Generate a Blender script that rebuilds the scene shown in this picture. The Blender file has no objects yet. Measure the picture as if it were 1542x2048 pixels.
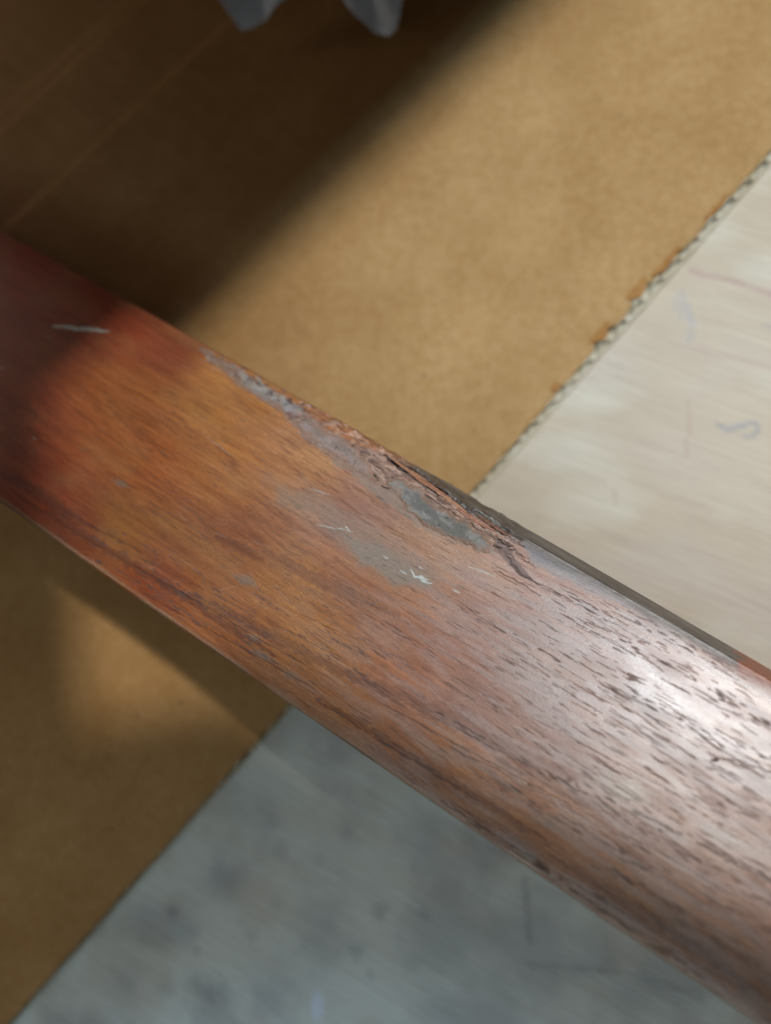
import bpy, math, random
import numpy as np
from mathutils import Vector, Matrix

MM = 0.001
sc = bpy.context.scene
C = sc.collection

# ------------------------------------------------------------------ camera
TILT = math.radians(14.5)
DIST = 200.0                       # mm from lens to tabletop along the view axis
FPX = 1547.0                       # focal length in photo pixels (photo 1542 x 2048)
g = np.array([0.75, -0.66]); g /= np.linalg.norm(g)
fw = np.array([-math.sin(TILT) * g[0], -math.sin(TILT) * g[1], -math.cos(TILT)])
CAM = -fw * DIST
cam_d = bpy.data.cameras.new('camera')
cam = bpy.data.objects.new('camera', cam_d); C.objects.link(cam)
q = Vector((0, 0, 1)).rotation_difference(Vector((-fw).tolist()))
cam.rotation_mode = 'QUATERNION'; cam.rotation_quaternion = q
cam.location = Vector((CAM * MM).tolist())
cam_d.sensor_fit = 'VERTICAL'; cam_d.sensor_height = 24.0; cam_d.lens = 24.0 * FPX / 2048
cam_d.clip_start = 0.005; cam_d.clip_end = 20
cam_d.dof.use_dof = True
cam_d.dof.focus_distance = 0.149
sc.camera = cam
R = np.array(q.to_matrix())

def ray(px, py, z):
    """photo pixel -> point (mm) on the horizontal plane at height z"""
    d = R @ np.array([(px - 771) / FPX, -(py - 1024) / FPX, -1.0])
    t = (z - CAM[2]) / d[2]
    return CAM + d * t

# Blender aperture: diameter = lens(mm)/fstop in real size -> choose diameter directly
APERTURE_MM = 5.3
cam_d.dof.aperture_fstop = cam_d.lens / APERTURE_MM

# ------------------------------------------------------------------ world and lamps
w = bpy.data.worlds.new('World'); sc.world = w; w.use_nodes = True
bg = w.node_tree.nodes['Background']
bg.inputs[0].default_value = (1.0, 0.80, 0.66, 1); bg.inputs[1].default_value = 0.035
sc.view_settings.view_transform = 'Standard'; sc.view_settings.look = 'None'
sc.view_settings.exposure = 0.0; sc.view_settings.gamma = 1.0

def area(name, pos, target, size, power, col, size_y=None):
    d = bpy.data.lights.new(name, 'AREA'); d.energy = power; d.color = col
    d.shape = 'RECTANGLE'; d.size = size * MM; d.size_y = (size_y or size) * MM
    o = bpy.data.objects.new(name, d); C.objects.link(o)
    o.location = Vector(pos) * MM
    o.rotation_euler = (Vector(target) - Vector(pos)).to_track_quat('-Z', 'Y').to_euler()
    return o
LPOS = (330, 200, 880)
area('window_light', LPOS, (20, 0, 0), 50, 6.1, (1.0, 0.955, 0.90))
sky_l = area('skylight_panel', (109, 44, 720), (60, -10, 40), 290, 4.1, (0.48, 0.74, 1.0), 88)
_z = Vector((109 - 60, 44 + 10, 680)).normalized(); _x = Vector((.735, .678, 0)); _x = (_x - _z * _x.dot(_z)).normalized()   # panel narrowed across the shade edge to limit light spill
sky_l.rotation_euler = Matrix((_x, _z.cross(_x), _z)).transposed().to_euler()
area('sheen_fill_light', (-90, -300, 500), (-20, -130, 0), 620, 0.26, (0.86, 0.97, 1.0), 280).data.spread = math.radians(85)  # added panel that gives the lower tabletop its sheen and fill
area('crease_fill_light', (-400, 250, 150), (-60, 90, 0), 90, 0.17, (1.0, 0.80, 0.66))  # added low fill lamp for the creases and paper at upper left

# ------------------------------------------------------------------ helpers
def obj(name, verts, faces, mat, parent=None, smooth=True, col=None, attrs=None):
    me = bpy.data.meshes.new(name)
    verts = np.asarray(verts, dtype=np.float32) * MM
    if isinstance(faces, np.ndarray):
        n = faces.shape[1]
        me.vertices.add(len(verts)); me.vertices.foreach_set('co', verts.ravel())
        me.loops.add(faces.size); me.loops.foreach_set('vertex_index', faces.astype(np.int32).ravel())
        me.polygons.add(len(faces))
        me.polygons.foreach_set('loop_start', np.arange(0, faces.size, n, dtype=np.int32))
        me.update(calc_edges=True); me.validate()
    else:
        me.from_pydata(verts.tolist(), [], faces)
    if smooth:
        me.polygons.foreach_set('use_smooth', np.ones(len(me.polygons), dtype=bool))
    if col is not None:
        a = me.color_attributes.new('Col', 'FLOAT_COLOR', 'POINT')
        c4 = np.ones((len(verts), 4), dtype=np.float32); c4[:, :3] = col
        a.data.foreach_set('color', c4.ravel())
    for k, v in (attrs or {}).items():
        a = me.attributes.new(k, 'FLOAT', 'POINT'); a.data.foreach_set('value', np.asarray(v, dtype=np.float32).ravel())
    me.materials.append(mat)
    o = bpy.data.objects.new(name, me); C.objects.link(o)
    if parent is not None: o.parent = parent
    return o

def tag(o, label=None, cat=None, group=None, kind=None):
    if label: o['label'] = label
    if cat: o['category'] = cat
    if group: o['group'] = group
    if kind: o['kind'] = kind
    return o

def empty(name, loc=(0, 0, 0)):
    o = bpy.data.objects.new(name, None); C.objects.link(o); o.location = Vector(loc) * MM
    o.empty_display_size = 0.01
    return o

def grid_faces(nr, nc, mask=None):
    i = np.arange(nr - 1)[:, None] * nc + np.arange(nc - 1)[None, :]
    f = np.stack([i, i + nc, i + nc + 1, i + 1], -1)
    if mask is not None: return f[mask]
    return f.reshape(-1, 4)

def lin(*rgb):
    c = np.array(rgb, dtype=float) / 255
    return np.where(c <= .04045, c / 12.92, ((c + .055) / 1.055) ** 2.4)

def h2(ix, iy, seed):
    n = (ix.astype(np.int64) * 374761393 + iy.astype(np.int64) * 668265263 + seed * 974711) & 0xffffffff
    n = ((n ^ (n >> 13)) * 1274126177) & 0xffffffff
    return ((n ^ (n >> 16)) & 0xffff) / 65535.0
def vn(x, y, seed=0):
    xi = np.floor(x); yi = np.floor(y); fx = x - xi; fy = y - yi
    fx = fx * fx * (3 - 2 * fx); fy = fy * fy * (3 - 2 * fy)
    xi = xi.astype(np.int64); yi = yi.astype(np.int64)
    a = h2(xi, yi, seed); b = h2(xi + 1, yi, seed); c = h2(xi, yi + 1, seed); d = h2(xi + 1, yi + 1, seed)
    return (a * (1 - fx) + b * fx) * (1 - fy) + (c * (1 - fx) + d * fx) * fy
def fbm(x, y, seed=0, oct=4):
    s = 0; amp = 1; tot = 0
    for k in range(oct):
        s = s + amp * vn(x * 2 ** k + 17.3 * k, y * 2 ** k + 5.1 * k, seed + k * 31); tot += amp; amp *= .5
    return s / tot
def ss(a, b, x):
    t = np.clip((x - a) / (b - a), 0, 1); return t * t * (3 - 2 * t)
def mix(c, target, m):
    return c * (1 - m[..., None]) + np.asarray(target) * m[..., None]

def seg_dist(X, Y, pts):
    """distance to a polyline and the parameter 0..1 along it"""
    best = np.full(X.shape, 1e9); par = np.zeros(X.shape)
    pts = np.asarray(pts, float); L = np.r_[0, np.cumsum(np.hypot(*np.diff(pts, axis=0).T))]
    for k in range(len(pts) - 1):
        a, b = pts[k], pts[k + 1]; ab = b - a; l2 = max(ab @ ab, 1e-9)
        t = np.clip(((X - a[0]) * ab[0] + (Y - a[1]) * ab[1]) / l2, 0, 1)
        d = np.hypot(X - a[0] - t * ab[0], Y - a[1] - t * ab[1])
        m = d < best; best = np.where(m, d, best)
        par = np.where(m, (L[k] + t * math.sqrt(l2)) / L[-1], par)
    return best, par
def poly_sd(X, Y, pts):
    """signed distance to polygon, positive inside"""
    pts = np.asarray(pts, float)
    d, _ = seg_dist(X, Y, np.vstack([pts, pts[:1]]))
    ins = np.zeros(X.shape, bool); n = len(pts)
    for k in range(n):
        a, b = pts[k], pts[(k + 1) % n]
        c = ((a[1] > Y) != (b[1] > Y))
        with np.errstate(divide='ignore', invalid='ignore'):
            xx = (b[0] - a[0]) * (Y - a[1]) / (b[1] - a[1] + 1e-12) + a[0]
        ins ^= c & (X < xx)
    return np.where(ins, d, -d)

# node helpers
class NT:
    def __init__(s, name):
        s.m = bpy.data.materials.new(name); s.m.use_nodes = True; s.t = s.m.node_tree
        s.b = s.t.nodes['Principled BSDF']
    def n(s, t, **kw):
        x = s.t.nodes.new(t)
        for k, v in kw.items():
            if k.startswith('i_'): x.inputs[k[2:].replace('_', ' ')].default_value = v
            else: setattr(x, k, v)
        return x
    def l(s, a, b): s.t.links.new(a, b)
    def noise(s, vec, scale, detail=4, rough=.55):
        x = s.n('ShaderNodeTexNoise'); x.inputs['Scale'].default_value = scale
        x.inputs['Detail'].default_value = detail; x.inputs['Roughness'].default_value = rough
        if vec is not None: s.l(vec, x.inputs['Vector'])
        return x.outputs['Fac']
    def ramp(s, fac, stops):
        x = s.n('ShaderNodeValToRGB'); e = x.color_ramp.elements
        while len(e) < len(stops): e.new(.5)
        for k, (p, c) in enumerate(stops):
            e[k].position = p; e[k].color = (c, c, c, 1) if isinstance(c, (int, float)) else (*c, 1)
        s.l(fac, x.inputs[0]); return x.outputs[0]
    def mul(s, a, b, fac=1.0, blend='MULTIPLY'):
        x = s.n('ShaderNodeMix', data_type='RGBA', blend_type=blend)
        if isinstance(fac, float): x.inputs['Factor'].default_value = fac
        else: s.l(fac, x.inputs['Factor'])
        for k, v in ((6, a), (7, b)):
            if isinstance(v, tuple): x.inputs[k].default_value = (*v, 1)
            else: s.l(v, x.inputs[k])
        return x.outputs[2]
    def bump(s, h, strength, dist, normal=None):
        x = s.n('ShaderNodeBump'); x.inputs['Strength'].default_value = strength; x.inputs['Distance'].default_value = dist
        s.l(h, x.inputs['Height'])
        if normal is not None: s.l(normal, x.inputs['Normal'])
        return x.outputs[0]
    def coords(s, rot=0.0, scale=(1, 1, 1)):
        tc = s.n('ShaderNodeTexCoord'); r = s.n('ShaderNodeMapping'); r.inputs['Rotation'].default_value = (0, 0, rot)
        s.l(tc.outputs['Object'], r.inputs['Vector'])
        k = s.n('ShaderNodeMapping'); k.inputs['Scale'].default_value = scale
        s.l(r.outputs[0], k.inputs['Vector']); return k.outputs[0]

RAIL_ANG = math.radians(-31.0)
# ------------------------------------------------------------------ materials
def mat_wood():
    t = NT('old_varnished_hardwood')
    at = t.n('ShaderNodeAttribute', attribute_name='Col'); ro = t.n('ShaderNodeAttribute', attribute_name='Rough')
    v = t.coords(-RAIL_ANG, (700, 6000, 2500)); v2 = t.coords(-RAIL_ANG, (2600, 4600, 4000))
    n1 = t.noise(v, 1, 3); n2 = t.noise(v2, 1, 3, .7)
    c = t.mul(at.outputs['Color'], t.ramp(n1, [(.25, .82), (.75, 1.16)]))
    c = t.mul(c, t.ramp(n2, [(.28, .72), (.72, 1.26)]))
    t.l(c, t.b.inputs['Base Color'])
    rr = t.n('ShaderNodeMath', operation='MULTIPLY_ADD'); t.l(n2, rr.inputs[0]); rr.inputs[1].default_value = .16
    t.l(ro.outputs['Fac'], rr.inputs[2]); t.l(rr.outputs[0], t.b.inputs['Roughness'])
    nb = t.bump(n1, .2, .00004); nb = t.bump(n2, .45, .00005, nb)
    t.l(nb, t.b.inputs['Normal']); t.b.inputs['Specular IOR Level'].default_value = .75
    return t.m
M_WOOD = mat_wood()

def mat_filler():
    t = NT('dried_grey_filler')
    at = t.n('ShaderNodeAttribute', attribute_name='Col')
    v = t.coords(-RAIL_ANG, (1800, 3500, 3000))
    n = t.noise(v, 1, 5, .7)
    t.l(t.mul(at.outputs['Color'], t.ramp(n, [(.3, .7), (.7, 1.25)])), t.b.inputs['Base Color'])
    t.b.inputs['Roughness'].default_value = .62
    t.l(t.bump(n, .6, .0001), t.b.inputs['Normal'])
    return t.m
M_FILL = mat_filler()

def mat_card(name, base, k=1.0):
    t = NT(name)
    v = t.coords(math.radians(10), (1, 1, 1))
    big = t.noise(v, 45, 3, .5); mid = t.noise(v, 420, 3, .6); fine = t.noise(t.coords(.3, (1, 2.2, 1)), 1500, 3, .7)
    c = t.mul(tuple(base), t.ramp(big, [(.3, (.90, .84, .74)), (.7, (1.08, 1.08, 1.08))]))
    c = t.mul(c, t.ramp(mid, [(.28, (.90, .84, .74)), (.72, (1.08, 1.1, 1.16))]))
    c = t.mul(c, t.ramp(fine, [(.25, .86), (.75, 1.13)]))
    t.l(c, t.b.inputs['Base Color'])
    t.b.inputs['Roughness'].default_value = .72; t.b.inputs['Specular IOR Level'].default_value = .3
    t.l(t.bump(mid, .25, .0002, t.bump(fine, .3, .0001)), t.b.inputs['Normal'])
    return t.m
M_CARD = mat_card('brown_cardboard', lin(162, 127, 80))
M_CORE = mat_card('grey_brown_corrugated_paper', lin(182, 172, 150))
M_TORN = mat_card('torn_orange_paper', lin(152, 108, 56))

def mat_table():
    t = NT('worn_plywood')
    at = t.n('ShaderNodeAttribute', attribute_name='Col')
    v = t.coords(math.radians(24), (60, 900, 300)); n1 = t.noise(v, 1, 5, .6)
    v2 = t.coords(math.radians(20), (30, 160, 100)); n2 = t.noise(v2, 1, 3, .6)
    c = t.mul(at.outputs['Color'], t.ramp(n1, [(.3, (.90, .87, .84)), (.7, (1.05, 1.05, 1.05))]))
    c = t.mul(c, t.ramp(n2, [(.3, (.93, .90, .87)), (.7, (1.04, 1.04, 1.04))]))
    t.l(c, t.b.inputs['Base Color'])
    t.b.inputs['Roughness'].default_value = .60; t.b.inputs['Specular IOR Level'].default_value = .85
    t.l(t.bump(n1, .2, .00006), t.b.inputs['Normal'])
    return t.m
M_TABLE = mat_table()

def mat_simple(name, base, rough=.6, bumpscale=900, sub=0.0):
    t = NT(name); n = t.noise(t.coords(), bumpscale, 3)
    t.l(t.mul(tuple(base), t.ramp(n, [(.3, .88), (.7, 1.1)])), t.b.inputs['Base Color'])
    t.b.inputs['Roughness'].default_value = rough
    t.l(t.bump(n, .3, .0002), t.b.inputs['Normal'])
    return t.m
M_PAPER = mat_simple('white_paper', lin(218, 238, 255), .8)
M_DARK = mat_simple('dark_stained_board', lin(70, 42, 28), .5)
M_DIRT = mat_simple('dark_dirt', lin(60, 50, 42), .9)

# ------------------------------------------------------------------ tabletop
def build_table():
    n = 620
    xs = np.linspace(-330, 330, n); ys = np.linspace(-330, 330, n)
    # denser where it is seen
    k = np.linspace(-1, 1, n); xs = ys = 420 * (0.32 * k + 0.68 * k ** 3)
    X, Y = np.meshgrid(xs, ys, indexing='ij')
    col = np.ones(X.shape + (3,)) * lin(176, 158, 132)
    nn = fbm(X / 38, Y / 24, 3, 4)
    col = mix(col, lin(176, 162, 144), ss(.5, .8, nn) * .6)
    col = mix(col, lin(190, 183, 162), ss(.5, .8, fbm(X / 25 + 4, Y / 15, 8, 3)) * .6)
    def P(*pp): return [ray(a, b, 0)[:2] for a, b in pp]
    def stroke(pts, wd, c, a, soft=.6):
        d, t = seg_dist(X, Y, P(*pts))
        nonlocal col
        col = mix(col, c, a * (1 - ss(wd * (1 - soft), wd * (1 + soft), d)) * (.35 + .65 * vn(X / 1.2, Y / 1.2, 5)))
    # pencil hooks, reddish rules, scuffs on the right
    pen = lin(112, 116, 124)
    stroke([(1438, 850), (1455, 862), (1478, 855), (1500, 845), (1512, 848), (1518, 860), (1505, 872), (1490, 874)], .55, pen, .8)
    stroke([(1450, 858), (1480, 850)], .8, lin(128, 132, 140), .5)
    stroke([(1362, 590), (1372, 615), (1385, 650), (1378, 680)], .9, lin(135, 138, 150), .5)
    stroke([(1350, 600), (1362, 640)], .5, lin(140, 140, 150), .45)
    stroke([(1380, 540), (1410, 552), (1470, 563), (1560, 595)], .7, lin(150, 105, 100), .6)
    stroke([(1290, 670), (1350, 690), (1430, 705), (1560, 742)], .5, lin(165, 130, 115), .45)
    stroke([(1376, 800), (1378, 860), (1370, 915)], .45, lin(160, 125, 110), .6)
    stroke([(1530, 650), (1560, 668)], .7, lin(140, 130, 130), .5)
    stroke([(1230, 978), (1232, 1010)], .4, lin(150, 120, 110), .5)
    stroke([(1400, 560), (1412, 700), (1395, 900), (1385, 1000), (1375, 1200)], .5, lin(170, 150, 130), .3)
    # faint fibre lines
    rnd = np.random.RandomState(11)
    for _ in range(46):
        px = rnd.uniform(1050, 1600); py = rnd.uniform(500, 1350); L = rnd.uniform(60, 230)
        sl = .38 + rnd.uniform(-.05, .05)
        stroke([(px, py), (px + L * .5, py + L * .5 * sl + rnd.uniform(-4, 4)), (px + L, py + L * sl)], rnd.uniform(.2, .5), lin(150, 130, 110), rnd.uniform(.10, .30))
    # lower part: sheen put in as paler cool tint, then grey dirt smudges
    low = ss(0, -40, Y + .3 * X + 25)
    col = mix(col, lin(196, 208, 206), low * .85)
    col = mix(col, lin(92, 102, 118), low * ss(.38, .80, fbm(X / 13, Y / 13, 21, 5)) * .38)
    col = mix(col, lin(160, 130, 100), low * ss(.5, .7, fbm(X / 14 + 9, Y / 14, 27, 3)) * .2)
    for px, py, r, a in ((345, 1825, 1.6, .8), (395, 1900, 1.3, .7), (380, 1960, 2.2, .6), (420, 1985, 4.5, .7), (330, 1985, 3, .5), (555, 1808, 1.6, .5), (505, 1870, 1.8, .5),
                         (760, 1820, 2.4, .7), (850, 1830, 1.8, .5), (715, 1900, 2, .6), (740, 1950, 1.6, .5), (960, 1790, 3, .4), (700, 1660, 3, .3), (1220, 1930, 3, .4), (1310, 1960, 2.5, .4),
                         (520, 1640, 5, .25), (460, 1760, 4, .3), (560, 1700, 2, .3), (820, 1930, 3, .3), (250, 1960, 5, .45), (430, 2040, 8, .6), (980, 1700, 5, .25)):
        p = ray(px, py, 0); d = np.hypot(X - p[0], Y - p[1]) + 1.4 * (fbm(X / 2.5, Y / 2.5, int(px), 3) - .5) * r
        col = mix(col, lin(82, 90, 104),   .5 * a * (1 - ss(0, r * 1.5, d)))
    stroke([(1050, 1760), (1055, 1830), (1060, 1880)], .9, lin(90, 96, 104), .4)
    stroke([(1060, 1930), (1250, 1945), (1400, 1990)], .8, lin(100, 104, 108), .35)
    p = ray(635, 2012, 0); d = np.hypot((X - p[0]) * 1.2, (Y - p[1]) * .7)
    col = mix(col, lin(205, 220, 240), .85 * (1 - ss(.8, 3.2, d)))  # white reflection spot painted into the tabletop colour
    z = (fbm(X / 60, Y / 40, 2, 3) - .5) * .25
    V = np.stack([X, Y, z], -1).reshape(-1, 3)
    o = obj('tabletop', V, grid_faces(n, n)[:, ::-1], M_TABLE, col=col.reshape(-1, 3))
    # underside so it has a thickness
    s = 419; b = [(-s, -s, -18), (s, -s, -18), (s, s, -18), (-s, s, -18), (-s, -s, -.4), (s, -s, -.4), (s, s, -.4), (-s, s, -.4)]
    o2 = obj('table_core', b, [(0, 3, 2, 1), (0, 1, 5, 4), (1, 2, 6, 5), (2, 3, 7, 6), (3, 0, 4, 7)], M_TABLE, o, smooth=False, col=np.ones((8, 3)) * lin(190, 170, 140))
    tag(o, kind='structure')
build_table()

# ------------------------------------------------------------------ cardboard sheet
E0 = ray(1542, 318, 5)[:2]; E1 = ray(20, 2048, 3)[:2]
ED = (E1 - E0) / np.linalg.norm(E1 - E0)            # along the cut edge, towards lower left
EN = np.array([ED[1], -ED[0]])                      # into the board
if EN @ (np.array([-100, 60]) - E0) < 0: EN = -EN
ELEN = np.linalg.norm(E1 - E0)
TH = 4.6
def board_z(a, b):
    """lift of the underside over the table: a along the edge, b into the board"""
    lift = 1.7 * ss(150, 0, a)
    return .55 + 3.2 * ss(40, 100, b) + .9 * ss(165, 225, a) + lift * (1 - .6 * ss(0, 60, b)) + .35 * np.sin(a / 31 + b / 47)
def bw(a, b, z):
    return np.stack([E0[0] + ED[0] * a + EN[0] * b, E0[1] + ED[1] * a + EN[1] * b, z + 0 * a], -1)
def bevel(a):
    return 1.1 * (1 - ss(90, 190, a)) + .1
def edge_wob(a):
    return .45 * (fbm(a / 22, a * 0, 41, 3) - .5) * 2 + .22 * (vn(a / 2.1, a * 0, 4) - .5)
NICKS = [(1352, 545, 5.0, .8), (1283, 592, 3.4, 2.0), (1212, 680, 3.2, 1.7), (1107, 775, 1.2, 1.2), (1440, 430, 4.0, .5)]   # places where the top liner is torn
def nick(a):
    r = 0 * a
    for px, py, L, dpt in NICKS:
        p = ray(px, py, 5)[:2] - E0; a0 = p @ ED
        r = r + dpt * np.exp(-((a - a0) / L) ** 4)
    return r
def build_board():
    root = empty('cardboard_sheet', (*(E0 + ED * 100 + EN * 60), 0)); root_loc = np.array([*(E0 + ED * 100 + EN * 60), 0])
    na = 1300
    a = np.linspace(-150, ELEN + 140, na); b = np.r_[np.arange(0, 15, .35), np.arange(15, 262, .95), np.linspace(264, 320, 10)]; nb = len(b)
    A, B = np.meshgrid(a, b, indexing='ij')
    def liner(name, z0, z1, inset, mat, top):
        nb = len(b) if top else int((b < 95).sum()); A, B = np.meshgrid(a, b[:nb], indexing='ij')
        bb = B + (inset(A) * np.exp(-B / 9))
        Z = board_z(A, bb) + z1
        if top:
            # creases running along the sheet, faint flute telegraphing, gentle dents
            for (p0, p1, dep, wd) in CR:
                sd = bb - (p0[1] + (A - p0[0]) * (p1[1] - p0[1]) / (p1[0] - p0[0]))
                Z = Z - dep * ss(-wd, wd, sd)
            Z = Z + .03 * np.sin(A * 2 * np.pi / 7.4) + .35 * (fbm(A / 30, bb / 30, 6, 3) - .5)
            Z = Z - .5 * np.exp(-B / 1.2) * (.3 + vn(A / 4, A * 0, 9))
        V = bw(A, bb, Z) - root_loc
        top_v = V.reshape(-1, 3); low = V.copy(); low[..., 2] += (z0 - z1); low_v = low.reshape(-1, 3)
        f = grid_faces(na, nb); N = len(top_v)
        i = np.arange(na - 1) * nb; rim = np.stack([i, i + nb, i + nb + N, i + N], -1)
        under = f[:, ::-1] + N
        keep = (f[:, 0] % nb) < 40                      # the underside is only open to view near the cut
        faces = np.vstack([f, under[keep], rim[:, ::-1]])
        return obj(name, np.vstack([top_v, low_v]), faces, mat, root)
    cr = []
    for (x0, y0, x1, y1, dep, wd) in ((190, 310, 480, 40, 1.9, 1.6), (60, 215, 290, 0, 2.2, 2.0), (-20, 235, 110, 120, 1.3, 1.4)):
        pa = ray(x0, y0, 5)[:2]; pb = ray(x1, y1, 5)[:2]; d = (pb - pa) / np.linalg.norm(pb - pa)
        pa = pa - d * 120; pb = pb + d * 140
        cr.append((((pa - E0) @ ED, (pa - E0) @ EN), ((pb - E0) @ ED, (pb - E0) @ EN), dep, wd))
    global CR; CR = cr
    liner('top_liner', TH - .35, TH, lambda a: edge_wob(a) + bevel(a) + nick(a), M_CARD, True)
    liner('bottom_liner', 0, .35, lambda a: edge_wob(a + 50) * .6 - .2, M_CORE, False)
    # fluted middle paper: a wave along the edge, its folds running into the board
    a = np.arange(-150, ELEN + 140, .38); b = np.array([0, .5, 1.2, 2.5, 5, 10, 20, 32.])
    A, B = np.meshgrid(a, b, indexing='ij')
    ph = A * 2 * np.pi / 6.6 + 1.8 * (fbm(A / 12, A * 0, 71, 2) - .5)
    wv = np.sin(ph); wv = np.sign(wv) * np.abs(wv) ** .8
    crush = .7 + .3 * vn(A / 9, A * 0, 33)
    Z = board_z(A, B) + TH / 2 + wv * crush * (TH / 2 - .55) - .5 * np.exp(-B / 1.2) * .3
    Bo = B + (edge_wob(A + 20) + bevel(A) * np.clip((Z - board_z(A, B)) / TH, 0, 1)) * np.exp(-B / 9) - .05 + (vn(A / .9, A * 0, 3) - .5) * .15 * np.exp(-B / .6)
    V = bw(A, Bo, Z) - root_loc; N = V.shape[0] * V.shape[1]
    low = V.copy(); low[..., 2] -= .32; f = grid_faces(*A.shape); nb2 = A.shape[1]
    i = np.arange(A.shape[0] - 1) * nb2; rim = np.stack([i, i + nb2, i + nb2 + N, i + N], -1)
    obj('fluted_core', np.vstack([V.reshape(-1, 3), low.reshape(-1, 3)]), np.vstack([f, f[:, ::-1] + N, rim[:, ::-1]]), M_CORE, root)
    # torn scraps of liner curling up at the nicks
    rnd = np.random.RandomState(5)
    for px, py, L, dpt in NICKS:
        a0 = (ray(px, py, 5)[:2] - E0) @ ED
        n = 14; m = 6; aa = np.linspace(-1, 1, n); bb_ = np.linspace(0, 1, m)
        AA, BB = np.meshgrid(aa, bb_, indexing='ij')
        width = dpt * (1 - np.abs(AA) ** 2.2) * (.75 + .5 * vn(AA * 4 + px, AA * 0, 2))
        b_ = edge_wob(a0 + AA * L) + bevel(a0) + dpt + .9 - (width + .9) * BB
        z_ = board_z(a0 + AA * L, b_) + TH + .12 + BB * .10 + .12 * BB * np.sin(AA * 5 + px) - .15 * (1 - BB)
        V = bw(a0 + AA * L, b_, z_) - root_loc; N = n * m; low = V.copy(); low[..., 2] -= .15
        f = grid_faces(n, m); obj('torn_flap', np.vstack([V.reshape(-1, 3), low.reshape(-1, 3)]), np.vstack([f, f[:, ::-1] + N]), M_TORN, root)
    # dirt specks lying pressed into the liner
    for px, py, r in ((848, 752, .75), (745, 426, .6), (853, 800, .3), (952, 862, .35), (742, 296, .5), (1045, 605, .35), (590, 700, .3), (1240, 240, .4), (280, 1430, .45), (365, 1405, .4), (232, 1655, .35), (1010, 700, .25)):
        p = ray(px, py, 5)[:2] - E0; a0 = p @ ED; b0 = p @ EN
        th = np.linspace(0, 2 * np.pi, 12, endpoint=False); rr = r * (.7 + .5 * rnd.rand(12))
        ring = [bw(np.array(a0 + rr[k] * np.cos(th[k])), np.array(b0 + .7 * rr[k] * np.sin(th[k])), board_z(a0, b0) + TH + .02) for k in range(12)]
        zt = board_z(a0, b0) + TH + .35
        V = np.array(ring + [bw(np.array(a0), np.array(b0), zt)]) - root_loc
        for k in range(12): V[k][2] -= .15
        obj('dirt_speck', V, [(k, (k + 1) % 12, 12) for k in range(12)], M_DIRT, root)
    tag(root, 'brown corrugated cardboard sheet lying under the wooden rail, its cut edge torn', 'cardboard sheet')
build_board()

# ------------------------------------------------------------------ the wooden rail
ZT = 46.0                                            # top face over the table
TOP_PX = [(0, 458), (200, 570), (380, 672), (560, 775), (760, 880), (945, 985), (1046, 1062), (1225, 1158), (1400, 1258), (1542, 1333)]
BOT_PX = [(0, 1003), (39, 1026), (156, 1112), (336, 1240), (578, 1407), (700, 1491), (905, 1624), (1075, 1753), (1345, 1922), (1500, 2043)]
AX = np.array([math.cos(RAIL_ANG), math.sin(RAIL_ANG)]); AN = np.array([-AX[1], AX[0]])
ROLL = math.tan(math.radians(8.5))
PITCH = 0.055                                        # the rail climbs a little towards the right
def su(p): return np.array([p[:2] @ AX, p[:2] @ AN])
def ray_rail(px, py, dz):
    z = ZT + dz
    for _ in range(4):
        p = ray(px, py, z); z = ZT + dz + PITCH * (p[:2] @ AX)
    return ray(px, py, z)
_t = np.array([su(ray_rail(x, y, -10.0)) for x, y in TOP_PX]); _b = np.array([su(ray_rail(x, y, -2.0)) for x, y in BOT_PX])
pt = np.polyfit(_t[:, 0], _t[:, 1], 2); pb = np.polyfit(_b[:, 0], _b[:, 1], 2)
def edge_t(s):
    sc_ = np.clip(s, -115, 125); return np.polyval(pt, sc_) + (s - sc_) * np.polyval(np.polyder(pt), sc_)
def edge_b(s):
    sc_ = np.clip(s, -115, 125); return np.polyval(pb, sc_) + (s - sc_) * np.polyval(np.polyder(pb), sc_)
def rs(px, py):
    """photo pixel -> (s, u) on the rail's top face"""
    return su(ray_rail(px, py, -.6))
def RP(*pp): return [rs(a, b) for a, b in pp]
S_STRIP = rs(800, 900)[0]

NS, NU, NSIDE = 1560, 430, 26
s_seen = np.linspace(-118, 122, NS - 60)
S1 = np.r_[np.linspace(-260, -119, 30), s_seen, np.linspace(123, 280, 30)]
def top_z(s, u):
    ub, ut = edge_b(s), edge_t(s); c = (ub + ut) / 2; h = (ut - ub) / 2
    w_ = np.clip((u - c) / h, -1, 1)
    return ZT + PITCH * s - .5 * w_ ** 2 - .8 * np.abs(w_) ** 8 - (u - c) * ROLL
def insets(s):
    lo = 1.5 + 0 * s
    hi = 1.3 + 1.5 * ss(S_STRIP - 12, S_STRIP + 20, s)
    return lo, hi
Sg = S1[:, None]
lo, hi = insets(Sg)
ub, ut = edge_b(Sg), edge_t(Sg)
fr = np.linspace(0, 1, NU)[None, :]
Ut = (ub + lo) + (ut - hi - ub - lo) * fr                   # top face
Zt_ = top_z(Sg + 0 * Ut, Ut)
k = np.linspace(0, 1, NSIDE)[None, :]
def side(u_edge, u_in, z_in, sign):
    # rounded arris, then a leaning side that rolls under
    a_ = np.clip(k / .35, 0, 1); ang = a_ * np.pi / 2.6
    r = .75
    z1 = z_in - r * (1 - np.cos(ang)) ; u1 = u_in + sign * r * np.sin(ang) * .8
    b_ = np.clip((k - .35) / .35, 0, 1)
    z1 = z1 - b_ * 5.5; u1 = u1 + b_ * (u_edge - (u_in + sign * r * np.sin(np.pi / 2.6) * .8))
    c_ = np.clip((k - .7) / .3, 0, 1)
    z1 = z1 - 18 * c_; u1 = u1 - sign * 2.2 * c_ ** 2
    return u1, z1
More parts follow.
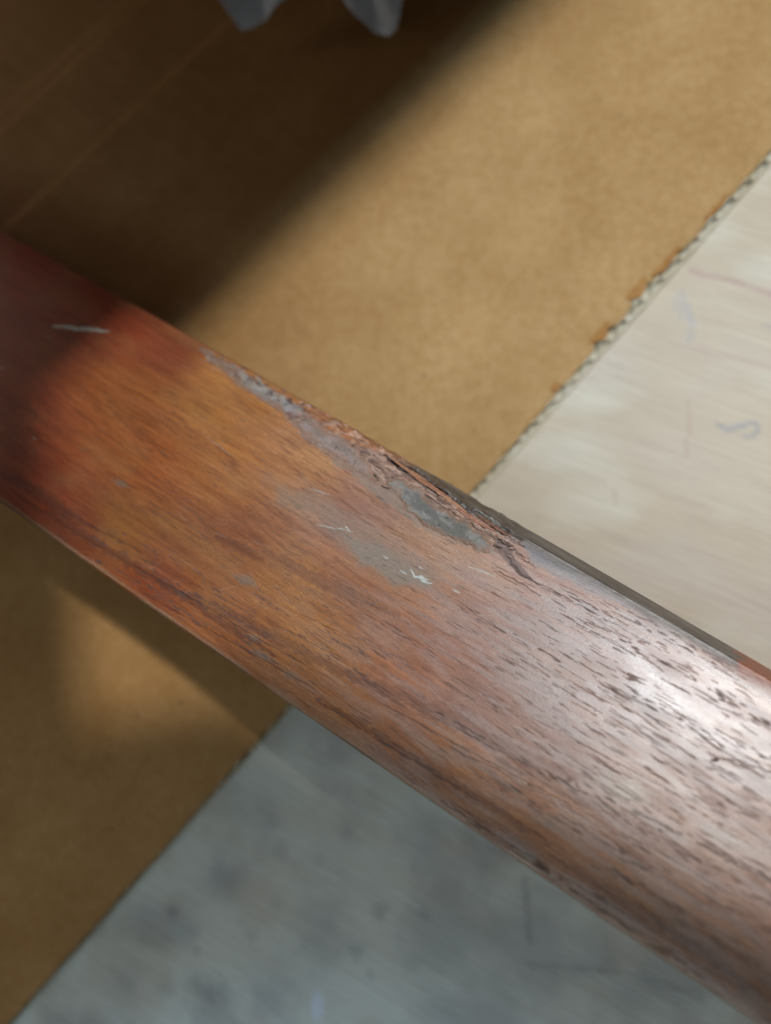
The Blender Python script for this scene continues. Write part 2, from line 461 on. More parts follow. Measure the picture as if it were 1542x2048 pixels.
uR, zR = side(ut, Ut[:, -1:], Zt_[:, -1:], 1)
uL, zL = side(ub, Ut[:, :1], Zt_[:, :1], -1)
U = np.hstack([uL[:, ::-1][:, :-1], Ut, uR[:, 1:]]); Z = np.hstack([zL[:, ::-1][:, :-1], Zt_, zR[:, 1:]])
S = np.broadcast_to(Sg, U.shape).copy()
J0 = NSIDE - 1                                             # first column of the top face
isR = np.zeros(U.shape); isR[:, J0 + NU:] = 1; isL = np.zeros(U.shape); isL[:, :J0] = 1
# unrolled across-coordinate for texture
UU = U + 0.0
UU[:, J0 + NU:] += (Z[:, J0 + NU - 1:J0 + NU] - Z[:, J0 + NU:]) ; UU[:, :J0] -= (Z[:, J0:J0 + 1] - Z[:, :J0])

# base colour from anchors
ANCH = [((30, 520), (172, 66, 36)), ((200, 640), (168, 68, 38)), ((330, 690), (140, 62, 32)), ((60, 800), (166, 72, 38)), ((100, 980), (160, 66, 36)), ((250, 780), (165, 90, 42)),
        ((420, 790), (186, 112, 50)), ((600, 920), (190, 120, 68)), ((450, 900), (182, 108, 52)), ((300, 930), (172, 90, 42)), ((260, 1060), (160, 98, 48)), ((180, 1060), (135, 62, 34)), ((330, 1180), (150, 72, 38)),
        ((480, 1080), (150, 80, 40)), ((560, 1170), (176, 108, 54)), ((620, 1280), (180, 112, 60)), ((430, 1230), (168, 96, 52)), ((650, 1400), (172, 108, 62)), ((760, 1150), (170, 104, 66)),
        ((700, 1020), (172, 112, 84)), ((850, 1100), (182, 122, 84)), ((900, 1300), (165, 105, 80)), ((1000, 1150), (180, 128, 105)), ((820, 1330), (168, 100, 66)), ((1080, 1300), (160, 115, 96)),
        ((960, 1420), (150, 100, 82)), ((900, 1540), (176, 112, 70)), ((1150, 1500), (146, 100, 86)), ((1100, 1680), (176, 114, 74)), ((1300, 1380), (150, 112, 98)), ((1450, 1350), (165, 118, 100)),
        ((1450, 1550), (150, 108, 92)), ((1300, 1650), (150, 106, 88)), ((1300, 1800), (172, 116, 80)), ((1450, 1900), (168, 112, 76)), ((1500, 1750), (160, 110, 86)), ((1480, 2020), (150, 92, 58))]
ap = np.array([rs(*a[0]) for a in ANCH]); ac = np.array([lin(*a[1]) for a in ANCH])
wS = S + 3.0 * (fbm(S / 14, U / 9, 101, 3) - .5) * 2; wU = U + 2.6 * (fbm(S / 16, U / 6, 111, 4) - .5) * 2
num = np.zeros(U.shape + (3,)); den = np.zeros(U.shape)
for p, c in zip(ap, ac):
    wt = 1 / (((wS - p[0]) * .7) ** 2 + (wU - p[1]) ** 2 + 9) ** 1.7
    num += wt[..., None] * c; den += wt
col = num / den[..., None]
rough = np.full(U.shape, .36); disp = np.zeros(U.shape)
PXC = S                                                        # alias for readability
gw = U + .9 * (fbm(S / 26, U / 8, 51, 3) - .5) * 2             # grain follows a gentle wave
UG = UU + (gw - U)
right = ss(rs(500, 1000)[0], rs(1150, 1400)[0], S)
# long streaks and fibres
st = fbm(S / 30, UG / 1.1, 61, 4)
col = col * (1 + (.28 * (st - .5) * 2)[..., None] * np.array([.7, 1, 1.15]))
st2 = fbm(S / 5, UG / .28, 67, 3)
col = col * (1 + .34 * (st2 - .5)[..., None] * 2 * np.array([.8, 1, 1.1]))
# ripple figure (short dark flecks) in the middle
fig = ss(.52, .72, fbm(S / 4.5, (UG + .04 * S) / .55, 73, 3)) * ss(.35, .62, fbm(S / 20, U / 9, 77, 3))
col = mix(col, lin(112, 56, 32), .5 * fig * (1 - .5 * right))
# pale yellowish clouds
col = mix(col, lin(180, 136, 80), .2 * ss(.40, .85, fbm(S / 9, U / 4.5, 83, 5)) * (1 - right))
rough += .10 * (fbm(S / 8, U / 3, 87, 4) - .5) * 2
disp += .02 * (fbm(S / 9, UG / 2.6, 91, 3) - .5) * 2 + .008 * (st2 - .5)
# scuffed, whitish worn film on the right, part of the glare put into its colour
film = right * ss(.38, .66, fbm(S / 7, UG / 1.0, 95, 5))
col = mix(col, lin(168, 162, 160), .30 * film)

# window of the arrays round a feature
def win(s0, s1, u0, u1):
    i0, i1 = np.searchsorted(S1, [s0, s1]); i1 = min(i1 + 1, len(S1)); i0 = max(i0 - 1, 0)
    if i1 - i0 < 2: return None
    m = (i0 + i1) // 2; row = U[m, J0:J0 + NU]
    j0, j1 = np.searchsorted(row, [u0, u1]); j0 = max(j0 - 3, 0); j1 = min(j1 + 3, NU)
    if j1 - j0 < 2: return None
    return slice(i0, i1), slice(J0 + j0, J0 + j1)
def blob(pts, c, a, edge=.5, wob=.8, dz=0., ro=None, freq=2.2, seed=1, stretch=1.0):
    P_ = np.array(RP(*pts)); mg = edge + wob + 1
    w_ = win(P_[:, 0].min() - mg, P_[:, 0].max() + mg, P_[:, 1].min() - mg, P_[:, 1].max() + mg)
    if w_ is None: return
    s_, u_ = S[w_], U[w_]
    sd = poly_sd(s_, u_, P_) + wob * (fbm(s_ / (freq * stretch), u_ / freq, seed, 4) - .5) * 2
    m = ss(-edge, edge, sd) * a
    if c is not None: col[w_] = mix(col[w_], c, m)
    disp[w_] += dz * m / max(a, .01)
    if ro is not None: rough[w_] += (ro - rough[w_]) * m
def stroke(pts, wd, c, a, depth=0., taper=True, jag=0., seed=0, raw=False, ro=None):
    P_ = np.array(pts if raw else RP(*pts)); mg = wd * 2 + .5 + jag
    w_ = win(P_[:, 0].min() - mg, P_[:, 0].max() + mg, P_[:, 1].min() - mg, P_[:, 1].max() + mg)
    if w_ is None: return
    s_, u_ = S[w_], U[w_]
    if jag: 
        u_ = u_ + jag * (vn(s_ / .9, u_ * 0 + seed, seed) - .5) * 2; s_ = s_ + jag * .6 * (vn(u_ / .9, s_ / 2, seed + 5) - .5)
    d, t = seg_dist(s_, u_, P_)
    ww = wd * (np.clip(np.sin(np.pi * np.clip(t, .02, .98)), .15, 1) ** .5 if taper else 1.)
    ww = ww * (.7 + .6 * vn(s_ / .8, u_ / .8, seed + 9))
    m = (1 - ss(ww * .55, ww * 1.25, d))
    if c is not None: col[w_] = mix(col[w_], c, m * a)
    disp[w_] -= depth * m
    if ro is not None: rough[w_] += (ro - rough[w_]) * m
rnd = np.random.RandomState(3)

# J: thin grey film smeared in the middle
blob([(540, 955), (620, 985), (690, 1025), (760, 1065), (830, 1100), (890, 1150), (880, 1180), (790, 1175), (730, 1130), (680, 1085), (620, 1040), (555, 1000)], lin(146, 118, 98), .62, 2.4, 2.2, 0, .5, seed=7, stretch=1.8)
blob([(690, 1070), (760, 1090), (840, 1140), (860, 1170), (790, 1170), (720, 1120)], lin(142, 126, 110), .6, 1.0, 1.2, 0, .5, seed=8)
blob([(840, 1000), (900, 1040), (960, 1090), (1040, 1160), (1000, 1180), (900, 1120), (830, 1060)], lin(196, 140, 100), .4, 1.5, 1.2, seed=10)
blob([(1190, 1550), (1250, 1545), (1295, 1575), (1290, 1595), (1220, 1590)], lin(172, 166, 150), .38, 1.2, 1.8, seed=14)
blob([(1380, 1640), (1450, 1650), (1500, 1690), (1440, 1690)], lin(175, 160, 150), .5, 1., 1., seed=15)
for x, y, r in ((495, 1160, 1.5), (535, 1310, 1.2), (515, 1275, 1.), (380, 1190, .9), (590, 1345, 1.1), (1060, 1700, 1.), (250, 970, .8), (650, 1290, .8), (1100, 1640, .7)):
    blob([(x - 16 * r, y - 6 * r), (x + 6 * r, y - 5 * r), (x + 18 * r, y + 9 * r), (x - 2 * r, y + 8 * r)], lin(120, 116, 106), .55, .6, .6, seed=int(x))

# A: mauve glue residue along the upper arris
blob([(385, 683), (450, 715), (520, 762), (600, 812), (640, 838), (575, 835), (530, 800), (470, 762), (405, 708)], lin(138, 104, 86), .8, .45, .8, .10, .55, seed=21, stretch=1.6)
blob([(470, 738), (540, 775), (560, 800), (520, 790), (478, 760)], lin(160, 142, 128), .6, .4, .7, .08, .5, seed=22)
blob([(550, 785), (595, 805), (590, 822), (560, 815)], lin(162, 148, 142), .7, .4, .6, .08, .5, seed=23)
blob([(558, 815), (590, 812), (600, 822), (570, 832)], lin(118, 52, 38), .8, .3, .4, -.05, .5, seed=24)
blob([(600, 795), (700, 850), (760, 890), (770, 905), (720, 890), (650, 850), (600, 825)], lin(188, 112, 66), .7, .5, .7, .05, .5, seed=25)

blob([(570, 825), (620, 835), (690, 875), (720, 905), (765, 955), (830, 970), (900, 1020), (985, 1070), (1000, 1100), (930, 1095), (850, 1062), (790, 1010), (720, 960), (640, 900), (580, 850)], lin(136, 114, 98), .6, .6, 1.2, 0, .55, seed=30, stretch=1.5)
# C: raw splintered wood beside the filler
blob([(700, 880), (760, 895), (830, 945), (900, 1000), (975, 1045), (1015, 1075), (985, 1080), (920, 1035), (860, 1000), (835, 972), (800, 955), (765, 962), (740, 930)], lin(164, 120, 98), .8, .4, .6, .02, .62, seed=31)
# deep broken edge
blob([(766, 905), (830, 935), (900, 975), (960, 1003), (1046, 1062), (1040, 1072), (985, 1048), (930, 1015), (880, 990), (820, 950)], lin(92, 84, 76), .85, .35, .6, -.25, .7, seed=33)
# H: bluish film under the dark side strip on the right
blob([(1045, 1082), (1130, 1110), (1230, 1170), (1300, 1212), (1270, 1212), (1190, 1185), (1110, 1150), (1055, 1115)], lin(138, 134, 134), .6, .9, .8, 0, .45, seed=35)
blob([(1290, 1205), (1370, 1248), (1450, 1295), (1400, 1285), (1320, 1240)], lin(150, 135, 130), .6, .6, .8, 0, .45, seed=36)
blob([(1040, 1072), (1100, 1100), (1180, 1150), (1130, 1140), (1070, 1115)], lin(108, 104, 108), .55, .6, .8, 0, .5, seed=37)
# G: brown run of old glue
blob([(985, 1072), (1018, 1078), (1024, 1105), (1050, 1138), (1066, 1160), (1042, 1150), (1012, 1122), (984, 1096)], lin(104, 72, 60), .9, .25, .45, -.06, .5, seed=38)

dz_ = ss(rs(560, 780)[0], rs(620, 810)[0], S) * (1 - ss(rs(1030, 1050)[0], rs(1060, 1080)[0], S)) * ss(9.5, 6.0, edge_t(S) - U + 2.5 * (fbm(S / 3, U / 2, 640, 3) - .5))
tx = fbm(S / 2.2, U / .7, 641, 4)
col = mix(col, lin(120, 74, 54), .65 * dz_ * ss(.48, .66, tx)); col = mix(col, lin(214, 160, 128), .5 * dz_ * ss(.55, .72, fbm(S / 1.6, U / .6, 642, 4)))
disp += dz_ * .16 * (tx - .5)
gl_ = ss(rs(385, 683)[0], rs(420, 700)[0], S) * (1 - ss(rs(600, 800)[0], rs(640, 830)[0], S)) * ss(5.2, 3.2, edge_t(S) - U + 1.5 * (fbm(S / 2, U / 1.5, 650, 3) - .5))
col = mix(col, lin(70, 56, 58), .75 * gl_ * ss(.55, .70, fbm(S / 1.1, U / .6, 651, 4))); col = mix(col, lin(178, 160, 146), .6 * gl_ * ss(.5, .68, fbm(S / 1.5, U / .7, 652, 4)))
disp += gl_ * .14 * (fbm(S / 1.1, U / .7, 653, 4) - .5)
BLK = lin(26, 22, 20)
# cracks
for i, (pts, wd, jg) in enumerate((
    ([(575, 838), (596, 832), (612, 842), (625, 850)], .14, .3), ([(612, 843), (640, 856)], .22, .2), ([(668, 868), (690, 886), (700, 884)], .26, .3),
    ([(635, 862), (640, 868)], .2, .2), ([(700, 893), (712, 908), (726, 920), (738, 938), (744, 952), (758, 966), (775, 970), (792, 966)], .2, .35),
    ([(768, 908), (800, 920), (830, 936), (860, 958), (880, 975)], .42, .45), ([(772, 912), (790, 926), (815, 938)], .25, .4),
    ([(830, 948), (862, 968), (895, 985), (925, 1010)], .30, .3), ([(845, 962), (872, 985), (905, 1000)], .18, .3),
    ([(925, 1010), (950, 1018), (975, 1035), (998, 1052), (1012, 1064)], .34, .5), ([(1004, 1046), (1024, 1058), (1042, 1070)], .5, .5), ([(985, 1040), (1005, 1062)], .25, .4),
    ([(978, 1078), (990, 1086), (1002, 1090)], .25, .3), ([(935, 1040), (948, 1052)], .15, .3), ([(560, 788), (572, 796)], .2, .3), ([(500, 752), (515, 760)], .16, .3),
    ([(1425, 1524), (1440, 1519)], .1, .2))):
    stroke(pts, wd, BLK, .92, .30, jag=jg, seed=200 + i, ro=.8)
stroke([(760, 902), (800, 922), (850, 950), (900, 980), (945, 1003), (990, 1030), (1030, 1055), (1048, 1066)], .5, lin(16, 13, 12), 1.0, 1.1, jag=.55, seed=255, ro=.8)
for _ in range(90):     # torn fibre lines inside the break
    x = rnd.uniform(700, 1020); y0_ = 868 + (x - 690) * .60; y = y0_ + rnd.uniform(4, 52) * (1 if x < 960 else .7)
    L = rnd.uniform(10, 48); stroke([(x, y), (x + L * .5, y + L * .30), (x + L, y + L * .58 + rnd.uniform(-3, 3))], rnd.uniform(.06, .14), rnd.choice([0, 1]) * lin(70, 40, 30) + (0 if False else lin(48, 34, 28)), rnd.uniform(.5, .95), rnd.uniform(.06, .25), jag=.18, seed=800 + _)
for _ in range(26):     # pale lifted fibres
    x = rnd.uniform(720, 1030); y = 872 + (x - 690) * .60 + rnd.uniform(2, 44)
    L = rnd.uniform(8, 30); stroke([(x, y), (x + L, y + L * .6)], rnd.uniform(.07, .13), lin(220, 176, 150), rnd.uniform(.5, .9), -.12, jag=.12, seed=900 + _)
for _ in range(40):     # short dark nicks crossing the split near its lower end and along the left stretch
    x = rnd.uniform(560, 760); y = 770 + (x - 560) * .56 + rnd.uniform(8, 50)
    L = rnd.uniform(5, 22); stroke([(x, y), (x + L, y + L * .6)], rnd.uniform(.05, .11), lin(54, 38, 34), rnd.uniform(.4, .8), .06, jag=.15, seed=950 + _)
stroke([(1008, 1105), (1022, 1122), (1040, 1142), (1062, 1158)], .22, lin(70, 44, 34), .9, .08, jag=.3, seed=260)
stroke([(1030, 1100), (1060, 1125), (1072, 1132)], .12, lin(110, 60, 45), .8, .08, jag=.2, seed=261)
stroke([(1420, 1524), (1438, 1518), (1458, 1519), (1490, 1530), (1520, 1538), (1560, 1556)], .16, lin(88, 60, 54), .7, .05, jag=.3, seed=270)
stroke([(980, 1135), (1030, 1158), (1080, 1190)], .13, lin(96, 52, 42), .8, .08, jag=.2, seed=262)
# scratches, white
WH = lin(212, 208, 196)
stroke([(98, 647), (125, 648), (150, 652), (175, 652), (206, 656)], .5, lin(235, 222, 205), 1.0, -.02, jag=.25, seed=300)
stroke([(60, 640), (98, 646)], .2, lin(160, 100, 70), .5, 0, seed=301)
for i, (pts, wd, a) in enumerate((([(820, 1138), (828, 1150), (842, 1158), (862, 1168)], .28, .9), ([(838, 1152), (856, 1160)], .22, .8), ([(800, 1140), (812, 1150)], .2, .5),
    ([(632, 1048), (665, 1055), (705, 1062)], .12, .6), ([(688, 1052), (700, 1062)], .12, .7), ([(905, 1178), (918, 1186)], .2, .6), ([(620, 975), (660, 990)], .14, .4), ([(5, 738), (12, 742)], .25, .6), ([(78, 880), (84, 883)], .15, .6),
    ([(400, 865), (470, 915)], .10, .25), ([(935, 1130), (990, 1150)], .25, .4), ([(765, 1110), (775, 1116)], .25, .5), ([(835, 1132), (845, 1137)], .2, .5))):
    stroke(pts, wd, WH, a, -.01, jag=.2, seed=310 + i)
for _ in range(260):     # fine random scuffs crossing the grain
    s0 = rnd.uniform(-30, 115); u0 = rnd.uniform(-40, 12); an = rnd.normal(.25, .45); L = rnd.uniform(1, 6)
    stroke([(s0, u0), (s0 + L * .5 * math.cos(an), u0 + L * .5 * math.sin(an) + rnd.uniform(-.3, .3)), (s0 + L * math.cos(an), u0 + L * math.sin(an))], .07, lin(198, 168, 140), rnd.uniform(.12, .34), 0, seed=400 + _, raw=True)

# pores: dark dashes along the grain, long and dense on the right, sparse and fine on the upper left
us_ = U[:, J0:J0 + NU]
def pore(s0, u0, L, wd, a, depth, c):
    sl = rnd.uniform(-.05, .07)
    n = 3 if L > 2.5 else 2
    ss_ = np.linspace(0, L, n); uu_ = sl * ss_ + rnd.uniform(-.08, .08, n)
    stroke([(s0 + x, u0 + y) for x, y in zip(ss_, uu_)], wd, c, a, depth, jag=.05 if L > 1.5 else .02, seed=int(rnd.randint(1, 9999)), raw=True, ro=.72)
DK = [lin(74, 44, 36), lin(92, 58, 48), lin(72, 58, 56), lin(100, 60, 44)]
sA = rs(200, 900)[0]; sB = rs(1500, 1500)[0]
cnt = 0
for _ in range(5600):
    s0 = rnd.uniform(-110, 120); fr_ = rnd.rand()
    um = edge_b(s0) + 2; uM = edge_t(s0) - 3.5; u0 = um + (uM - um) * fr_
    t = float(ss(-80, 90, s0))
    dens = .10 + .78 * t; 
    dens *= .35 + .65 * float(ss(.98, .6, fr_))
    cl = float(fbm(np.array(s0 / 12), np.array(u0 / 2.2), 500, 3)); dens *= float(ss(.12, .62, cl)) * 1.05
    if rnd.rand() > dens: continue
    L = rnd.gamma(2.2, .5 + .62 * t) + .5
    wd = rnd.uniform(.05, .095) + .06 * t * rnd.rand() ** 3
    if t > .5 and rnd.rand() < .06: wd *= 1.6; L = rnd.uniform(1.2, 3.5)
    pore(s0, u0, L, wd, rnd.uniform(.35, .8) * (1 - .25 * t), .003 + .006 * t, DK[rnd.randint(4)])
    cnt += 1
# strings of pores making the long dark lines near the lower edge
for (x0, y0, x1, y1, n, wd) in ((120, 1060, 560, 1330, 40, .20), (230, 1060, 700, 1330, 34, .16), (330, 1150, 960, 1480, 60, .17), (480, 1180, 1000, 1420, 44, .14), (640, 1390, 900, 1550, 26, .2), (700, 1330, 1542, 1800, 90, .16),
                                (900, 1440, 1542, 1760, 70, .18), (880, 1600, 1420, 1950, 60, .22), (1000, 1560, 1542, 1860, 60, .16), (900, 1200, 1542, 1530, 60, .15), (1050, 1150, 1460, 1330, 50, .16), (1100, 1200, 1542, 1450, 50, .15), (640, 1180, 860, 1290, 22, .15), (60, 980, 330, 1150, 20, .2), (1200, 1720, 1542, 1930, 40, .2)):
    a_ = rs(x0, y0); b_ = rs(x1, y1); ph = rnd.rand() * 6
    for _ in range(int(n * .8)):
        f = rnd.rand(); p = a_ + (b_ - a_) * f; off = .5 * math.sin(f * 5 + ph) + rnd.normal(0, .42)
        pore(p[0], p[1] + off, rnd.uniform(.8, 3.4), wd * rnd.uniform(.55, 1.05), rnd.uniform(.4, .85), .006, DK[rnd.randint(3)])
# soft dark veins behind them
for (x0, y0, x1, y1, wd, a) in ((60, 1000, 560, 1310, 1.0, .45), (330, 1165, 800, 1400, 1.1, .4), (700, 1340, 1150, 1560, 1.6, .32), (1000, 1520, 1542, 1790, 1.4, .3), (640, 1395, 1100, 1680, .8, .4), (1100, 1700, 1542, 1990, .9, .35), (440, 1080, 800, 1230, 1.5, .3), (20, 950, 200, 1060, 1.4, .4)):
    a_ = rs(x0, y0); b_ = rs(x1, y1)
    stroke([a_, a_ * .6 + b_ * .4 + [0, .5], b_], wd, lin(92, 50, 40), a, 0, jag=.4, seed=int(x0), raw=True)

for (x0, y0, x1, y1, wd, a) in ((100, 1030, 620, 1330, .16, .6), (200, 1130, 760, 1440, .14, .5), (300, 1120, 800, 1370, .10, .4), (640, 1395, 1000, 1620, .16, .65), (820, 1560, 1542, 1985, .13, .5),
                                (760, 1400, 1542, 1830, .12, .5), (900, 1490, 1300, 1700, .16, .55), (1080, 1170, 1330, 1300, .14, .6), (900, 1350, 1542, 1690, .09, .4), (1000, 1290, 1542, 1560, .08, .4), (640, 1340, 1200, 1640, .09, .4), (1150, 1780, 1542, 1998, .16, .5), (20, 960, 300, 1110, .2, .4), (450, 1160, 900, 1360, .08, .4)):
    a_ = rs(x0, y0); b_ = rs(x1, y1); n = 12; ff = np.linspace(0, 1, n)
    wob_ = np.cumsum(rnd.normal(0, .12, n)); wob_ -= np.linspace(wob_[0], wob_[-1], n)
    for q0 in range(n - 1):
        if rnd.rand() < .2: continue
        p0 = a_ + (b_ - a_) * ff[q0] + [0, wob_[q0]]; p1 = a_ + (b_ - a_) * ff[q0 + 1] + [0, wob_[q0 + 1]]
        stroke([p0, p1], wd * rnd.uniform(.8, 1.6), lin(66, 38, 32), a * rnd.uniform(.8, 1.3), .02, taper=True, jag=.12, seed=int(x0 + q0), raw=True)
# side faces: dark grimy strip above, brown arris below
side_c = np.ones(U.shape + (3,)) * lin(98, 80, 68)
side_c = mix(side_c, lin(124, 108, 96), ss(.4, .65, fbm(S / 9, UU / .5, 601, 4)))
side_c = mix(side_c, lin(60, 50, 46), ss(.5, .8, fbm(S / 3, UU / .6, 602, 4)) * .7)
side_c = mix(side_c, lin(156, 80, 50), ss(rs(1482, 1306)[0], rs(1506, 1322)[0], S + (fbm(S / 2, UU, 7, 3) - .5) * 6))
mR = ss(J0 + NU - 18, J0 + NU + 1, np.arange(U.shape[1])[None, :] + 5 * (fbm(S / 3, U / 2, 604, 4) - .5) * 2) * ss(rs(770, 890)[0], rs(840, 940)[0], S)
col = mix(col, side_c, mR); rough += (.42 - rough) * mR
lft = isR * (1 - ss(rs(600, 800)[0], rs(780, 890)[0], S))
col = mix(col, lin(150, 92, 58), lft * .5)
mL = ss(J0 + 7, J0 - 1, np.arange(U.shape[1])[None, :] + 3 * (fbm(S / 4, U / 2, 605, 3) - .5))
col = mix(col, lin(176, 132, 100), mL * .8 * ss(.2, .5, fbm(S / 9, UU / 1.2, 606, 3)))  # pale highlight rim of the lower arris, painted into the colour
col = mix(col, lin(92, 54, 38), isL * .6 * ss(.4, .6, fbm(S / 14, UU / .9, 607, 3)))
# chipping of the arris in the damaged stretch
dm = ss(rs(560, 775)[0], rs(620, 800)[0], S) * (1 - ss(rs(1000, 1040)[0], rs(1060, 1080)[0], S))
near = np.exp(-((np.arange(U.shape[1])[None, :] - (J0 + NU + 2)) / 14.) ** 2)
disp += dm * near * ((fbm(S / 2.4, UU / 1.3, 610, 4) - .5) * 1.7 - .12)
disp += .10 * np.exp(-((np.arange(U.shape[1])[None, :] - (J0 + NU + 1)) / 6.) ** 2) * (fbm(S / 1.8, UU / 1.5, 612, 4) - .62)
rough += .14 * mR * (fbm(S / 2.5, UU / .5, 613, 4) - .4)
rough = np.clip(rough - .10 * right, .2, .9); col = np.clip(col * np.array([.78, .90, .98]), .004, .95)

W3 = np.stack([AX[0] * S + AN[0] * U, AX[1] * S + AN[1] * U, Z], -1)
dS = np.gradient(W3, axis=0); dU = np.gradient(W3, axis=1)
Nrm = np.cross(dS, dU); Nrm /= np.linalg.norm(Nrm, axis=-1, keepdims=True) + 1e-9
W3 = W3 + Nrm * disp[..., None]
rail = empty('wooden_rail', (0, 0, 22))
off = np.array([0, 0, 22.])
nr, nc = U.shape
V = (W3 - off).reshape(-1, 3)
# close the underside
f = grid_faces(nr, nc)
i = np.arange(nr - 1) * nc; under = np.stack([i + nc - 1, i + 2 * nc - 1, i + nc, i], -1)
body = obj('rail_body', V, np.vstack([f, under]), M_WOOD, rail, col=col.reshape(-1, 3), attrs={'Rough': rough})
tag(rail, 'old reddish brown varnished wooden rail with a cracked, grey filled upper edge', 'wooden rail')

# ---- raised filler patches: their own meshes following the surface
def patch(name, pts, thick, c0, c1, seed, edge=.6, label=None):
    P_ = np.array(RP(*pts)); s0, u0 = P_.min(0) - 1.5; s1, u1 = P_.max(0) + 1.5
    s = np.arange(s0, s1, .10); u = np.arange(u0, u1, .10); Sp, Up = np.meshgrid(s, u, indexing='ij')
    sd = poly_sd(Sp, Up, P_) + .35 + 1.2 * (fbm(Sp / 2.4, Up / 1.4, seed, 5) - .5) * 2
    h = np.clip(sd / edge, -1, 1) * .5 - .08; h = np.where(h > 0, h * thick * 2, h * .3)
    h = h + ss(0, .4, sd) * .10 * (fbm(Sp / 1.2, Up / .6, seed + 3, 4) - .5)
    zz = top_z(Sp, Up) + h + .03
    c = np.ones(Sp.shape + (3,)) * c0; c = mix(c, c1, ss(.4, .65, fbm(Sp / 2.6, Up / 1.2, seed + 5, 4)))
    c = mix(c, lin(52, 44, 40), .8 * ss(.72, .80, fbm(Sp / .9, Up / .5, seed + 7, 3)))
    c = mix(c, lin(150, 112, 88), .7 * (1 - ss(0, 1.6, sd + .8 * (fbm(Sp / .8, Up / .5, seed + 9, 3) - .5))))
    V = np.stack([AX[0] * Sp + AN[0] * Up, AX[1] * Sp + AN[1] * Up, zz], -1) - off
    keep = (sd > -.25); mk = keep[:-1, :-1] & keep[1:, :-1] & keep[:-1, 1:] & keep[1:, 1:]
    f = grid_faces(*Sp.shape, mask=mk)
    used = np.unique(f); rm = np.zeros(Sp.size, int); rm[used] = np.arange(len(used))
    o = obj(name, V.reshape(-1, 3)[used], rm[f], M_FILL, rail, col=c.reshape(-1, 3)[used])
    if label: o['label'] = label
    return o
patch('filler_patch', [(578, 832), (610, 838), (640, 858), (672, 872), (698, 890), (708, 906), (734, 935), (752, 965), (722, 944), (690, 922), (640, 892), (600, 862)], .22, lin(126, 108, 98), lin(146, 126, 118), 700, label='mauve grey filler beside the hairline crack')
patch('filler_patch', [(768, 962), (800, 955), (835, 978), (862, 1006), (920, 1036), (965, 1066), (985, 1084), (968, 1098), (930, 1086), (880, 1066), (838, 1045), (812, 1012), (790, 975)], .26, lin(100, 98, 92), lin(128, 126, 120), 720, label='blue grey filler below the split edge')
# ---- splinters lifting from the broken edge
def splinter(pts, wd, lift, c, seed):
    P_ = np.array(RP(*pts)); n = 22; tt = np.linspace(0, 1, n); L = np.r_[0, np.cumsum(np.hypot(*np.diff(P_, axis=0).T))]; L /= L[-1]
    cs = np.interp(tt, L, P_[:, 0]); cu = np.interp(tt, L, P_[:, 1]); m = 7
    r_ = np.random.RandomState(seed); Vv = []; cc = []
    for a in range(n):
        w0 = wd * math.sin(math.pi * min(.97, max(.03, tt[a]))) ** .6 * (.75 + .5 * r_.rand())
        for b in range(m):
            an = math.pi * b / (m - 1); uu = cu[a] + w0 * math.cos(an) + r_.uniform(-.03, .03); z = top_z(cs[a], uu) - .1 + (w0 * .55 * math.sin(an)) + lift * tt[a] ** 2
            Vv.append([AX[0] * cs[a] + AN[0] * uu, AX[1] * cs[a] + AN[1] * uu, z - 22]); cc.append(c * np.array([.72, .84, .9]) * (.75 + .5 * r_.rand()))
    obj('splinter', Vv, grid_faces(n, m), M_FILL, rail, col=np.array(cc))
splinter([(772, 905), (810, 932), (850, 955)], .42, .1, lin(182, 118, 82), 1)
splinter([(800, 926), (840, 955), (890, 985)], .5, .2, lin(176, 112, 80), 2)
splinter([(850, 962), (890, 990), (930, 1018)], .45, .1, lin(196, 132, 98), 3)
splinter([(905, 1008), (950, 1036), (990, 1058)], .5, .1, lin(178, 118, 92), 4)
splinter([(822, 935), (860, 958), (895, 980)], .22, .25, lin(90, 66, 52), 5)
splinter([(950, 1022), (985, 1046), (1020, 1070)], .35, .15, lin(140, 92, 70), 6)
splinter([(590, 800), (625, 818), (660, 838)], .3, .05, lin(176, 108, 66), 7)

# ------------------------------------------------------------------ white paper strips hanging in at the top
def paper_strip(name, outline, z0, label, seed):
    """soft creased paper: outline laid out at height z0, rising away from its tip, with a real thickness"""
    P_ = np.array([ray(x, y, z0)[:2] for x, y in outline])
    lo_, hi_ = P_.min(0) - .5, P_.max(0) + .5
    x = np.arange(lo_[0], hi_[0], .22); y = np.arange(lo_[1], hi_[1], .22); X, Y = np.meshgrid(x, y, indexing='ij')
    sd = poly_sd(X, Y, P_) + .35 * (fbm(X / 1.5, Y / 1.5, seed, 3) - .5)
    ty = Y - P_[:, 1].min(); tx = X - P_[:, 0].mean()
    zz = z0 + .45 * ty + .5 * np.abs(tx - .5 * seed) * .5 + 1.1 * (fbm(X / 5, Y / 7, seed + 3, 3) - .5) + .5 * np.sin(tx / 1.3 + ty / 6 + seed)
    k_ = sd > 0; mk = k_[:-1, :-1] & k_[1:, :-1] & k_[:-1, 1:] & k_[1:, 1:]
    f = grid_faces(*X.shape, mask=mk)[:, ::-1]; used = np.unique(f); rm = np.zeros(X.size, int); rm[used] = np.arange(len(used))
    o = obj(name, np.stack([X, Y, zz], -1).reshape(-1, 3)[used], rm[f], M_PAPER)
    so = o.modifiers.new('thickness', 'SOLIDIFY'); so.thickness = .0003
    tag(o, label, 'paper strip', 'white strips hanging into the top of the picture')
    return o
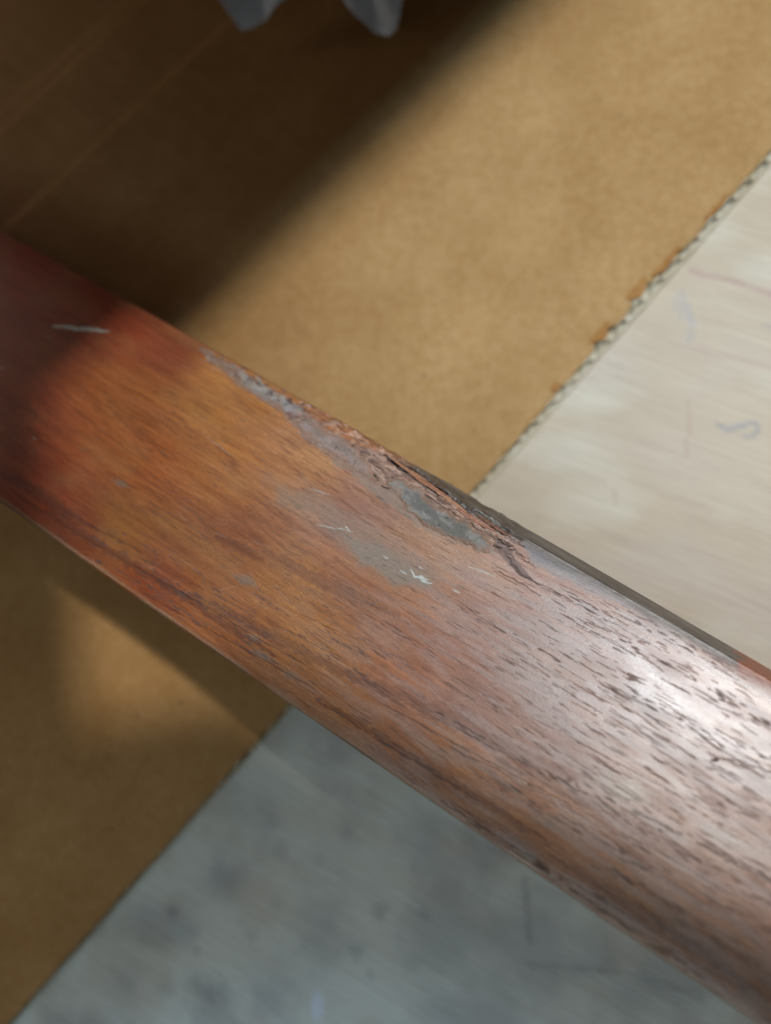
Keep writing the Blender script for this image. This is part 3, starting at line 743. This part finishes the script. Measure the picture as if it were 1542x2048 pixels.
paper_strip('paper_strip', [(380, -150), (432, 6), (456, 34), (484, 66), (500, 64), (545, 44), (600, 12), (690, -150)], 14, 'bluish white paper corner at the top, the pointed left one of the pair', 1)
paper_strip('paper_strip', [(600, -150), (662, 2), (690, 26), (715, 54), (745, 70), (782, 84), (798, 76), (818, 16), (850, -150)], 14, 'white paper corner at the top, the blunt right one of the pair', 2)

# ------------------------------------------------------------------ unseen boards added overhead to shade the upper left and lower edge
def shade_board():
    zt = 216.; L = np.array(LPOS, float)
    def up(px, py):
        p = ray(px, py, 4.5); return (p + (L - p) * ((zt - p[2]) / (L[2] - p[2])))[:2]
    a = up(365, 680); b = up(1085, 0); d = (b - a) / np.linalg.norm(b - a); nrm = np.array([-d[1], d[0]])
    a2 = a - d * 260; b2 = b + d * 260
    k1 = up(140, 930); k2 = up(190, 1700)
    q_ = [k1, b2, b2 + nrm * 330, k1 + nrm * 330 + np.array([-60, -60]), k2 + np.array([-190, 10]), k2]
    V = [[*p, zt] for p in q_] + [[*p, zt + 18] for p in q_]; n = len(q_)
    o = obj('upper_shade_board', V, [(0, 5, 4, 3), (0, 3, 2, 1), (6, 9, 10, 11), (6, 7, 8, 9)] + [(k, (k + 1) % n, (k + 1) % n + n, k + n) for k in range(n)], M_DARK, smooth=False)
    tag(o, 'unseen dark board added above the scene to shade the upper left', 'board')
    zt = 230.  # second added board, shades the lower edge
    a = up(0, 1275); b = up(1542, 2110); d = (b - a) / np.linalg.norm(b - a); nrm = np.array([d[1], -d[0]])
    m = up(470, 1400); l_ = up(-60, 1480)
    q_ = [l_ - np.array([150, 0]), l_, m, b + d * 200, b + d * 200 + nrm * 90, m + nrm * 110, l_ + np.array([-150, -130])]
    V = [[*p, zt] for p in q_] + [[*p, zt + 18] for p in q_]; n = len(q_)
    o = obj('lower_shade_board', V, [(0, 1, 2, 5, 6), (2, 3, 4, 5), (13, 12, 9, 8, 7), (12, 11, 10, 9)] + [(k, k + n, (k + 1) % n + n, (k + 1) % n) for k in range(n)], M_DARK, smooth=False)
    tag(o, 'unseen long dark board added above the scene to shade the lower edge', 'board')
shade_board()
